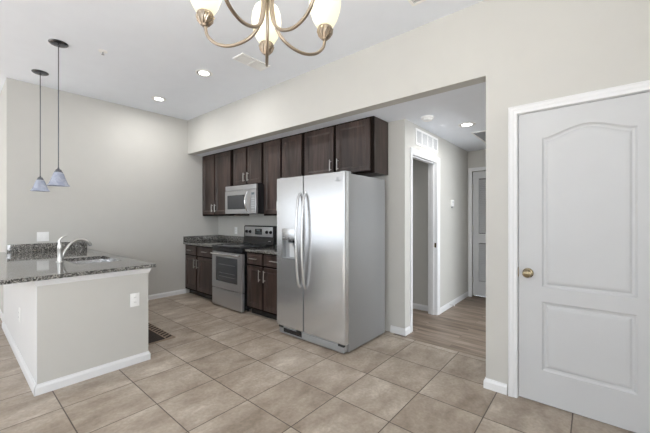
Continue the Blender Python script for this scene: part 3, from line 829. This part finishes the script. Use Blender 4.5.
# ------------------------------------------------------------------ vents
def vent(name, axis, a, s, u0, u1, v0, v1, label, n, along, bars=0, fr=.02, back=None, slat=None, cat='vent'):
    """grille on plane a facing s; u,v the two other axes"""
    def bx(mb, p0, p1, q0, q1, d0, d1):
        lo, hi = sorted((a + s * d0, a + s * d1))
        return mb.box(lo, hi, p0, p1, q0, q1) if axis == 'x' else mb.box(p0, p1, q0, q1, lo, hi)
    loc = (a, (u0 + u1) / 2, (v0 + v1) / 2) if axis == 'x' else ((u0 + u1) / 2, (v0 + v1) / 2, a)
    r = thing(name, loc, label, cat)
    mb = MB()
    bx(mb, u0, u1, v0, v0 + fr, .0005, .010); bx(mb, u0, u1, v1 - fr, v1, .0005, .010)
    bx(mb, u0, u0 + fr, v0 + fr, v1 - fr, .0005, .010); bx(mb, u1 - fr, u1, v0 + fr, v1 - fr, .0005, .010)
    for k in range(bars):
        if along == 'u': c = u0 + (u1 - u0) * (k + 1) / (bars + 1); bx(mb, c - .008, c + .008, v0 + fr, v1 - fr, .0005, .010)
        else: c = v0 + (v1 - v0) * (k + 1) / (bars + 1); bx(mb, u0 + fr, u1 - fr, c - .008, c + .008, .0005, .010)
    mb.build('frame', M['plastic'], r)
    bx(MB(), u0 + fr, u1 - fr, v0 + fr, v1 - fr, .0005, .002).build('backing', back or M['grille'], r)
    mb = MB()
    for k in range(n):
        if along == 'u': c = v0 + fr + (v1 - v0 - 2 * fr) * (k + .5) / n; h = (v1 - v0 - 2 * fr) / n * .28; bx(mb, u0 + fr, u1 - fr, c - h, c + h, .0022, .007)
        else: c = u0 + fr + (u1 - u0 - 2 * fr) * (k + .5) / n; h = (u1 - u0 - 2 * fr) / n * .28; bx(mb, c - h, c + h, v0 + fr, v1 - fr, .0022, .007)
    mb.build('slats', slat or M['plastic'], r)
    return r
vent('wall_vent', 'x', XH, 1, 3.49, 4.17, 2.145, 2.335, 'white return vent with four panes high over the hallway opening', 12, 'u', 3, .022, M['grille'], M['lightgrey'])
vent('ceiling_vent', 'z', HC, -1, -2.86, -2.69, 1.90, 2.26, 'pale ceiling vent beyond the chandelier, near the recessed lights', 7, 'v', 1, .016, M['lightgrey'])
vent('ceiling_vent', 'z', HC, -1, -1.075, -0.72, 2.06, 2.335, 'slatted ceiling vent cut by the top edge of the photo', 12, 'u', 0, .02, M['blackmatte'], M['lightgrey'])
vent('ceiling_vent', 'z', HS, -1, -1.187, -0.68, 4.29, 5.05, 'large grey return air grille in the hallway ceiling', 24, 'u', 0, .02, M['grille'], M['greyplastic'])

# smoke detector
sd = thing('smoke_detector', (-1.36, 3.32, HS), 'round white smoke detector on the hallway ceiling', 'smoke detector')
MB().lathe([(0, -.0005), (.066, -.0005), (.066, -.014), (.060, -.022), (0, -.022)], (-1.36, 3.32, HS), 32).build('base', M['plastic'], sd)
MB().lathe([(0, -.0225), (.050, -.0225), (.046, -.038), (.030, -.044), (0, -.045)], (-1.36, 3.32, HS), 32).build('sensor_dome', M['plastic'], sd)

# fire sprinkler
SPX, SPY = -3.73, .985
sp = thing('fire_sprinkler', (SPX, SPY, HC), 'tiny white fire sprinkler head in the ceiling right of the pendants', 'sprinkler')
MB().lathe([(0, -.0005), (.040, -.0005), (.040, -.003), (.030, -.008), (.018, -.009), (0, -.009)], (SPX, SPY, HC), 24).build('escutcheon', M['plastic'], sp)
MB().lathe([(0, -.009), (.006, -.010), (.005, -.030), (0, -.030)], (SPX, SPY, HC), 10).tube([(SPX - .012, SPY, HC - .010), (SPX - .013, SPY, HC - .022), (SPX, SPY, HC - .034)], .002, 6).tube([(SPX + .012, SPY, HC - .010), (SPX + .013, SPY, HC - .022), (SPX, SPY, HC - .034)], .002, 6).build('nozzle', M['greyplastic'], sp)
MB().lathe([(0, -.034), (.013, -.034), (.013, -.036), (0, -.036)], (SPX, SPY, HC), 12).build('deflector', M['greyplastic'], sp)

# ------------------------------------------------------------------ recessed lights
def downlight(x, y, z, label, power):
    r = thing('recessed_light', (x, y, z), label, 'ceiling light', 'recessed ceiling lights')
    MB().lathe([(.072, -.004), (.075, -.007), (.090, -.006), (.095, -.0005), (.070, -.0005), (.072, -.004)], (x, y, z), 36).build('trim_ring', M['plastic'], r)
    MB().lathe([(0, -.0008), (.0695, -.0008), (.0695, -.0035), (0, -.006)], (x, y, z), 32).build('lens', M['downlight'], r)
    l = bpy.data.lights.new('lamp', 'AREA'); l.shape = 'DISK'; l.size = .12; l.energy = power; l.color = (1, .985, .97)
    o = bpy.data.objects.new('lamp', l); C.objects.link(o); o.parent = r; o.location = (0, 0, -.02)
    return r
l1 = downlight(-3.41, 1.885, HC, 'recessed ceiling light nearer the chandelier, right one of the kitchen pair', 5)
l2 = dup_tree(l1, (-4.64, 1.89, HC)); l2['label'] = 'recessed ceiling light nearer the left wall, left one of the kitchen pair'
l3 = dup_tree(l1, (-1.12, 3.885, HS)); 
for o in l3.children:
    if o.type == 'LIGHT': o.data = o.data.copy(); o.data.energy = 4
l3['label'] = 'recessed light in the low hallway ceiling'

# ------------------------------------------------------------------ pendants
def pendant(x, y, label):
    r = thing('pendant_light', (x, y, HC), label, 'pendant light', 'pendant lights over the peninsula')
    MB().lathe([(0, -.0005), (.075, -.0005), (.076, -.006), (.068, -.014), (.045, -.022), (.012, -.026), (.008, -.034), (0, -.035)], (x, y, HC), 32).build('canopy', M['pewter'], r)
    MB().tube([(x, y, HC - .03), (x, y, 1.765)], .0045, 8).build('rod', M['pewter'], r)
    MB().lathe([(0, .042), (.007, .042), (.009, .030), (.020, .026), (.024, .018), (.026, .008), (.032, .004), (.032, -.002), (0, -.002)], (x, y, 1.726), 24).build('socket_cap', M['pewter'], r)
    prof = [(.024, .132), (.034, .126), (.042, .108), (.051, .080), (.061, .050), (.073, .020), (.088, .0), (.085, .0), (.070, .020), (.058, .050), (.048, .080), (.039, .108), (.031, .123), (.024, .128)]
    MB().lathe(prof + [prof[0]], (x, y, 1.596), 32).build('lamp_shade', M['pendantglass'], r)
    return r
p1 = pendant(-3.88, .667, 'nearer pendant light with bell shaped glass shade, the right one over the peninsula')
p2 = dup_tree(p1, (-4.82, .667, HC)); p2['label'] = 'farther pendant light with bell shaped glass shade, left one beside the wall edge'

# ------------------------------------------------------------------ chandelier
cx, cy, RR = -.774, .639, .205
DZ = -.012
ch = thing('chandelier', (cx, cy, HC), 'five arm satin bronze chandelier with glowing tulip glass shades', 'chandelier')
MB().lathe([(0, -.0005), (.065, -.0005), (.066, -.010), (.050, -.026), (.015, -.034), (0, -.036)], (cx, cy, HC), 28).build('canopy', M['bronze'], ch)
MB().tube([(cx, cy, HC - .03), (cx, cy, 2.34)], .006, 10).build('rod', M['bronze'], ch)
MB().lathe([(0, 1.985), (.012, 1.992), (.018, 2.004), (.012, 2.02), (.022, 2.035), (.030, 2.05), (.022, 2.075), (.013, 2.11), (.013, 2.20), (.024, 2.25), (.026, 2.29), (.012, 2.33), (0, 2.345)], (cx, cy, 0), 24).build('column', M['bronze'], ch)
def spline(P, n=6):
    out = []
    for i in range(len(P) - 1):
        p0, p1_, p2_, p3 = P[max(i - 1, 0)], P[i], P[i + 1], P[min(i + 2, len(P) - 1)]
        for k in range(n):
            t = k / n
            out.append(tuple(.5 * ((2 * b) + (c - a) * t + (2 * a - 5 * b + 4 * c - d) * t * t + (-a + 3 * b - 3 * c + d) * t ** 3) for a, b, c, d in zip(p0, p1_, p2_, p3)))
    out.append(P[-1]); return out
AP = spline([(.016, 2.075), (.020, 2.03), (.016, 1.975), (.028, 1.912), (.062, 1.872), (.120, 1.853), (.170, 1.862), (.202, 1.890), (.210, 1.925)])
for k in range(5):
    a = R(141.5 + 72 * k); ux, uy = math.cos(a), math.sin(a)
    arm = MB().tube([(cx + ux * p * RR / .21, cy + uy * p * RR / .21, z + DZ) for p, z in AP], .0052, 10).build('arm', M['bronze'], ch)
    qx, qy = cx + ux * RR, cy + uy * RR
    cupm = MB().lathe([(0, 1.918), (.009, 1.920), (.014, 1.928), (.023, 1.938), (.027, 1.952), (.024, 1.962), (0, 1.964)], (qx, qy, DZ), 24)
    for j in range(12):   # fluted husk
        b = 2 * math.pi * j / 12
        cupm.tube([(qx + .012 * math.cos(b), qy + .012 * math.sin(b), 1.926 + DZ), (qx + .023 * math.cos(b + .25), qy + .023 * math.sin(b + .25), 1.939 + DZ), (qx + .0265 * math.cos(b + .5), qy + .0265 * math.sin(b + .5), 1.953 + DZ)], .003, 6)
    cupm.build('cup', M['bronze'], arm)
    pr = [(.018, 1.958), (.030, 1.968), (.042, 1.990), (.052, 2.020), (.055, 2.045), (.052, 2.070), (.044, 2.092)]
    MB().lathe(pr + [(r_ - .003, z) for r_, z in pr[::-1]] + [pr[0]], (qx, qy, DZ), 28).build('lamp_shade', M['lampglass'], arm)
    MB().lathe([(0, 1.962), (.012, 1.964), (.012, 1.99), (.022, 2.01), (.026, 2.035), (.018, 2.058), (0, 2.064)], (qx, qy, DZ), 16).build('bulb', M['downlight'], arm)
    l = bpy.data.lights.new('lamp', 'POINT'); l.energy = 5.5; l.shadow_soft_size = .02; l.color = (1, .95, .87)
    o = bpy.data.objects.new('lamp', l); C.objects.link(o); o.parent = ch; o.location = Vector((qx, qy, 2.085)) - ch.location

# ------------------------------------------------------------------ kitchen mat
mt = thing('kitchen_mat', (-3.9, 1.38, 0), 'dark brown woven floor mat behind the peninsula', 'mat')
MB().box(-4.55, -3.44, 1.20, 1.575, .0008, .006, .002).build('mat_body', M['matlight'], mt)
mb = MB()
n = 16
for k in range(n):
    x = -4.54 + 1.06 * k / n
    for (y, dy) in ((1.565, -1), (1.210, 1)):
        mb.add([(x, y + dy * 0, .0062), (x + .036, y, .0062), (x + .070, y + dy * .070, .0062), (x + .034, y + dy * .070, .0062),
                (x, y, .0070), (x + .036, y, .0070), (x + .070, y + dy * .070, .0070), (x + .034, y + dy * .070, .0070)],
               [(0, 1, 2, 3), (7, 6, 5, 4), (0, 4, 5, 1), (1, 5, 6, 2), (2, 6, 7, 3), (3, 7, 4, 0)])
mb.box(-4.53, -3.470, 1.295, 1.480, .0062, .0074)
mb.build('zigzag_border', M['matdark'], mt)
